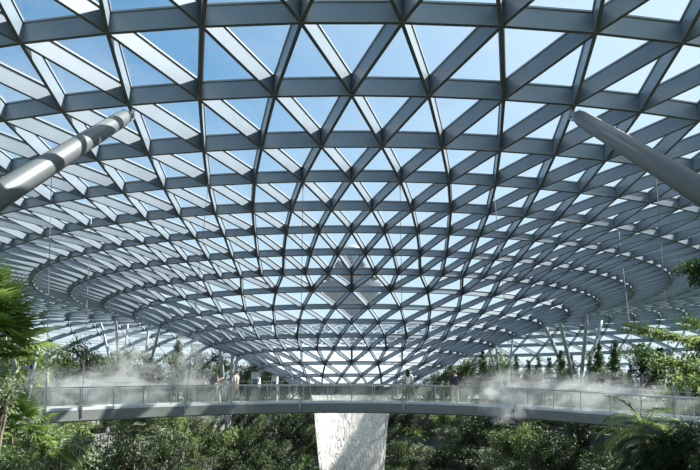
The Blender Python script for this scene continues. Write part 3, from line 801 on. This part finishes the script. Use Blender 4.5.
n_trees = len(pts)
tries = 0
while tries < 4000 and len(pts) < n_trees+75:
    tries += 1
    t = prng.uniform(0, 2*PI); j = prng.randrange(0, 4); s = 1-.1*j-.03; x, y = spt(s, t)
    if y < 30: continue
    z = zterr(s); px, py = pix((x, y, z+1))
    if not (0 < px < 700) or py > 470: continue
    if not far_enough(x, y, 1.7): continue
    if abs(px-351) < 26: continue
    pts.append((x, y)); side = 'left' if px < 351 else 'right'
    reg = f'on the far terraces {side} of the waterfall' if y > 80 else f'on the {side} side slope below the bridge'
    put(prng.choice('tth'), x, y, z, prng.uniform(.7, 1.2), region=reg)
# labels from kind, place and order across the picture
groups = {}
for o, kd, v, px, reg in placed: groups.setdefault((kd, reg, v), []).append((px, o))
VAR = {('y', 0): 'bright green bushy tree', ('y', 1): 'bright green spreading tree', ('m', 0): 'mid green rounded tree', ('m', 1): 'mid green loose-crowned tree', ('d', 0): 'dark green dense tree', ('d', 1): 'dark green ragged tree',
       ('g', 0): 'grey-green feathery layered tree', ('g', 1): 'pale feathery open tree', ('p', 0): 'arching green palm', ('s', 0): 'slender upright tree', ('s', 1): 'slender loose upright tree', ('s', 2): 'dark slender upright tree',
       ('t', 0): 'strap-leaved shrub', ('h', 0): 'low green shrub', ('h', 1): 'low bright green shrub'}
for (kd, reg, v), L in groups.items():
    L.sort(key=lambda q: q[0]); n = len(L)
    for i, (px, o) in enumerate(L):
        od = ordinal(i, n); o['group'] = ('palms ' if kd == 'p' else 'shrubs ' if kd in 'th' else 'trees ')+reg
        o['label'] = VAR[(kd, v)]+' '+reg+((', '+od) if od else '')
# ---- foreground plants, left
def place(o, p, label, cat, sc_=1.0, rz=None):
    o.location = p; o.scale = (sc_,)*3; tag(o, label, cat)
    if rz is not None: o.rotation_euler = (0, 0, rz)
    return o
def fg(px, py, d, zt=None):
    p = at(px, py, d); z = zterr(sval(p.x, p.y)) if zt is None else zt
    return p, z
p, z = fg(-22, 346, 10.0, 0)
place(fan_palm('fan_palm', p.z, 44, 'leaf_p', 31, .62, .62), (p.x, p.y, 0), 'fan palm with green pleated leaves filling the left edge above the bridge', 'palm')
p, z = fg(-40, 312, 9.5, 0)
place(fan_palm('fan_palm', p.z-.1, 30, 'leaf_p', 32, .60, .55), (p.x, p.y, 0), 'topmost fan palm crown at the left edge against the roof', 'palm')
p, z = fg(-14, 385, 12.0)
place(broad_tree('leafy_tree', (p.z-z)+.4, .62, 26, 90, .09, 'leaf_g', 33, .84, .8, .9), (p.x, p.y, z), 'pale small-leaved tree at the left edge in front of the bridge', 'tree')
p, z = fg(12, 428, 17.0)
place(fan_palm('fan_palm', p.z-z, 22, 'leaf_p', 34, .6, .6), (p.x, p.y, z), 'fan palm just under the left end of the bridge', 'palm')
p, z = fg(52, 430, 19.0)
place(broad_tree('leafy_tree', (p.z-z)+.4, 1.2, 40, 120, .13, 'leaf_g', 35, .68, .9, .9), (p.x, p.y, z), 'grey-green small-leaved tree right of the fan palm under the bridge', 'tree')
p, z = fg(42, 452, 17.5)
place(palm('feather_palm', p.z-z, 1.3, 20, 'leaf_p', 36, 28, .3, 1.5, .035, .2, 1.3, .012), (p.x, p.y, z), 'bright feather palm in the bottom left corner area', 'palm')
p, z = fg(5, 462, 15.5)
place(broad_tree('leafy_tree', (p.z-z)+.3, 1.1, 44, 120, .12, 'leaf_m', 37, .66, .9, .9), (p.x, p.y, z), 'leafy green bush-like tree in the bottom left corner', 'tree')
p, z = fg(134, 434, 33)
place(fan_palm('fan_palm', p.z-z, 26, 'leaf_g', 38, .75, .8), (p.x, p.y, z), 'pale fan palm below the bridge beside the grey terrace steps', 'palm')
# ---- foreground plants, right
def branch_tree(base, specs, label, lm, seed, L, trunk_top):
    rng = random.Random(seed); root = thing('leafy_tree', base); fol = MB(); tr_ = MB(); B = Vector(base)
    T = Vector(trunk_top)-B; tr_.tube([(0, 0, 0), T*.5+Vector((.05, 0, 0)), T], [.12, .09, .06], 9)
    for path, r, n in specs:
        P = [T]+[at(*q)-B for q in path]; tr_.tube(P, [.05-.04*i/(len(P)-1) for i in range(len(P))], 6)
        for a, b in zip(P[1:], P[2:]):
            m_ = max(2, int((b-a).length/(r*.6)))
            for i in range(m_+1): leafy_cluster(fol, a.lerp(b, i/m_)+rv(rng)*r*.25, r, n, L, rng, .5)
        if len(P) == 2: leafy_cluster(fol, P[1], r, n*4, L, rng, .8)
    tr_.build('trunk', M['bark'], root, smooth=True); fol.build('foliage', M[lm], root); tag(root, label, 'tree')
b = at(748, 392, 9.0); b.z = 0
branch_tree(tuple(b), [([(722, 352, 8.8), (690, 341, 8.8), (660, 334, 8.9), (626, 326, 9)], .11, 46),
                       ([(730, 372, 8.6), (700, 372, 8.6), (665, 362, 8.7), (634, 350, 8.8)], .20, 120),
                       ([(735, 330, 8.4), (712, 325, 8.4), (684, 322, 8.5)], .15, 80),
                       ([(735, 385, 8.4), (712, 384, 8.4), (672, 378, 8.5)], .17, 100)], 'bright green leafy branches reaching in from the right edge', 'leaf_y', 51, .062, tuple(at(744, 345, 9.0)))
b = at(775, 392, 8.0); b.z = 0
branch_tree(tuple(b), [([(728, 262, 7.8), (712, 264, 7.8), (688, 270, 7.8)], .15, 130), ([(735, 290, 7.8), (712, 284, 7.8), (697, 280, 7.8)], .12, 80), ([(735, 330, 7.6), (715, 345, 7.6), (702, 348, 7.6)], .16, 90)],
            'dark leafed tree tips at the right edge above the bright branches', 'leaf_d', 52, .06, tuple(at(770, 300, 8.0)))
p, z = fg(668, 452, 11.0)
place(palm('feather_palm', p.z-z, 1.0, 38, 'leaf_d', 53, 40, .34, 2.0, .028, -.5, 1.25, .009), (p.x, p.y, z), 'dark shaded palm in the bottom right corner in front of the bridge', 'palm')
p, z = fg(700, 440, 10.5)
place(broad_tree('leafy_tree', (p.z-z)+.3, .75, 26, 120, .10, 'leaf_d', 54, .75, .9, .9), (p.x, p.y, z), 'leafy green tree at right edge behind the dark palm', 'tree')
p, z = fg(645, 430, 15)
place(palm('feather_palm', p.z-z, 1.15, 18, 'leaf_p', 55, 36, .36, 1.9, .03, .0, 1.2, .01), (p.x, p.y, z), 'green palm with arching fronds left of the dark corner palm', 'palm')

# ------------------------------------------------------------------ mist
def puff(px, py, d, rx, ry, rz, label, m=None):
    bm_ = MB(); n1, n2 = 16, 24
    prof_ = [(max(.001, math.sin(PI*i/n1)), -math.cos(PI*i/n1)) for i in range(n1+1)]
    bm_.lathe(prof_, (0, 0, 0), n2)
    o = bm_.build('mist_cloud', m or M['mist'], smooth=True); o.location = at(px, py, d); o.scale = (rx, ry, rz); o.rotation_euler = (0, 0, px*.7)
    tag(o, label, 'mist', 'drifting mist', 'stuff')
puff(120, 398, 33.5, 4.6, 1.6, 1.2, 'bright low mist around the glass sides of the left half of the bridge')
puff(130, 388, 37.5, 5.0, 2.6, 1.7, 'white mist drifting over the left half of the bridge')
puff(62, 395, 30.0, 3.6, 2.0, 1.4, 'thin mist over the far left part of the bridge')
puff(188, 362, 42, 1.5, 1.5, 2.2, 'thin plume of mist rising left of the walking people')
puff(205, 398, 40, 3.0, 2.0, 1.6, 'low mist behind the bridge deck beside the people')
puff(128, 358, 40, 1.6, 1.5, 2.0, 'narrow plume of mist rising in front of the grey-leafed trees on the left')
puff(530, 392, 37.5, 5.2, 2.6, 1.5, 'white mist drifting over the right half of the bridge')
puff(600, 396, 30, 3.6, 2.0, 1.2, 'thin mist over the right end of the bridge')
puff(505, 400, 29, 2.6, 1.2, 1.2, 'low mist hanging in front of the right half of the bridge')

# ------------------------------------------------------------------ sun, sky, camera
SUN_AZ = math.radians(68); SUN_EL = math.radians(47)      # azimuth clockwise from +y
sd = Vector((math.sin(SUN_AZ)*math.cos(SUN_EL), math.cos(SUN_AZ)*math.cos(SUN_EL), math.sin(SUN_EL)))
l = bpy.data.lights.new('sun', 'SUN'); l.energy = 17; l.angle = math.radians(.6); l.color = (1, .93, .84)
so = bpy.data.objects.new('sun', l); C.objects.link(so); so.rotation_euler = (-sd).to_track_quat('-Z', 'Y').to_euler(); so.location = (60, 60, 90)
w = bpy.data.worlds.new('sky'); sc.world = w; w.use_nodes = True; nt = w.node_tree; nt.nodes.clear(); N = nt.nodes.new; Lk = nt.links.new
out = N('ShaderNodeOutputWorld'); bg = N('ShaderNodeBackground'); sky = N('ShaderNodeTexSky'); sky.sky_type = 'NISHITA'
sky.sun_disc = False; sky.sun_elevation = SUN_EL; sky.sun_rotation = SUN_AZ; sky.air_density = 1.0; sky.dust_density = 1.2; sky.ozone_density = 1.0
tc = N('ShaderNodeTexCoord'); mp = N('ShaderNodeMapping'); mp.inputs['Scale'].default_value = (1.6, 1.6, 4.0)
n = N('ShaderNodeTexNoise'); n.inputs['Scale'].default_value = 1.6; n.inputs['Detail'].default_value = 7; n.inputs['Roughness'].default_value = .6
mr = N('ShaderNodeMapRange'); mr.inputs[1].default_value = .48; mr.inputs[2].default_value = .72; mr.inputs[3].default_value = 0; mr.inputs[4].default_value = .35
mx = N('ShaderNodeMixRGB'); mx.inputs[2].default_value = (6.0, 6.3, 6.8, 1)
Lk(tc.outputs['Generated'], mp.inputs[0]); Lk(mp.outputs[0], n.inputs['Vector']); Lk(n.outputs['Fac'], mr.inputs[0])
tn = N('ShaderNodeMixRGB'); tn.blend_type = 'MULTIPLY'; tn.inputs[0].default_value = 1; tn.inputs[2].default_value = (.52, 1.0, 1.12, 1)
gd = N('ShaderNodeVectorMath'); gd.operation = 'DOT_PRODUCT'; gd.inputs[1].default_value = (.68, .18, .707); Lk(tc.outputs['Generated'], gd.inputs[0])
gr = N('ShaderNodeMapRange'); gr.inputs[1].default_value = .32; gr.inputs[2].default_value = .84; gr.inputs[3].default_value = 0; gr.inputs[4].default_value = .85; Lk(gd.outputs['Value'], gr.inputs[0])
gx = N('ShaderNodeMixRGB'); gx.inputs[2].default_value = (6.2, 7.0, 7.6, 1)
Lk(sky.outputs[0], tn.inputs[1]); Lk(mr.outputs[0], mx.inputs[0]); Lk(tn.outputs[0], mx.inputs[1]); Lk(gr.outputs[0], gx.inputs[0]); Lk(mx.outputs[0], gx.inputs[1]); sx = N('ShaderNodeSeparateXYZ'); Lk(tc.outputs['Generated'], sx.inputs[0])
hr = N('ShaderNodeMapRange'); hr.inputs[1].default_value = .06; hr.inputs[2].default_value = .42; hr.inputs[3].default_value = .92; hr.inputs[4].default_value = 0; Lk(sx.outputs['Z'], hr.inputs[0])
hx = N('ShaderNodeMixRGB'); hx.inputs[2].default_value = (5.3, 6.1, 6.6, 1); Lk(hr.outputs[0], hx.inputs[0]); Lk(gx.outputs[0], hx.inputs[1])
Lk(hx.outputs[0], bg.inputs[0]); bg.inputs[1].default_value = .16
Lk(bg.outputs[0], out.inputs[0])
cam = bpy.data.cameras.new('camera'); cam.sensor_width = 36; cam.lens = F/700*36
cam.shift_x = -(CX-350)/700; cam.shift_y = (CY-235)/700; cam.clip_end = 5000
co = bpy.data.objects.new('camera', cam); C.objects.link(co); co.location = (0, 0, EYE); co.rotation_euler = (PI/2, 0, 0); sc.camera = co
vs = sc.view_settings; vs.view_transform = 'Standard'; vs.look = 'None'; vs.gamma = 1; vs.use_curve_mapping = False; vs.exposure = 0.0
cy = sc.cycles; cy.max_bounces = 8; cy.diffuse_bounces = 3; cy.glossy_bounces = 3; cy.transparent_max_bounces = 24; cy.volume_bounces = 1; cy.volume_step_rate = 2.0; cy.use_denoising = True
cy.sample_clamp_indirect = 6; cy.caustics_reflective = False; cy.caustics_refractive = False
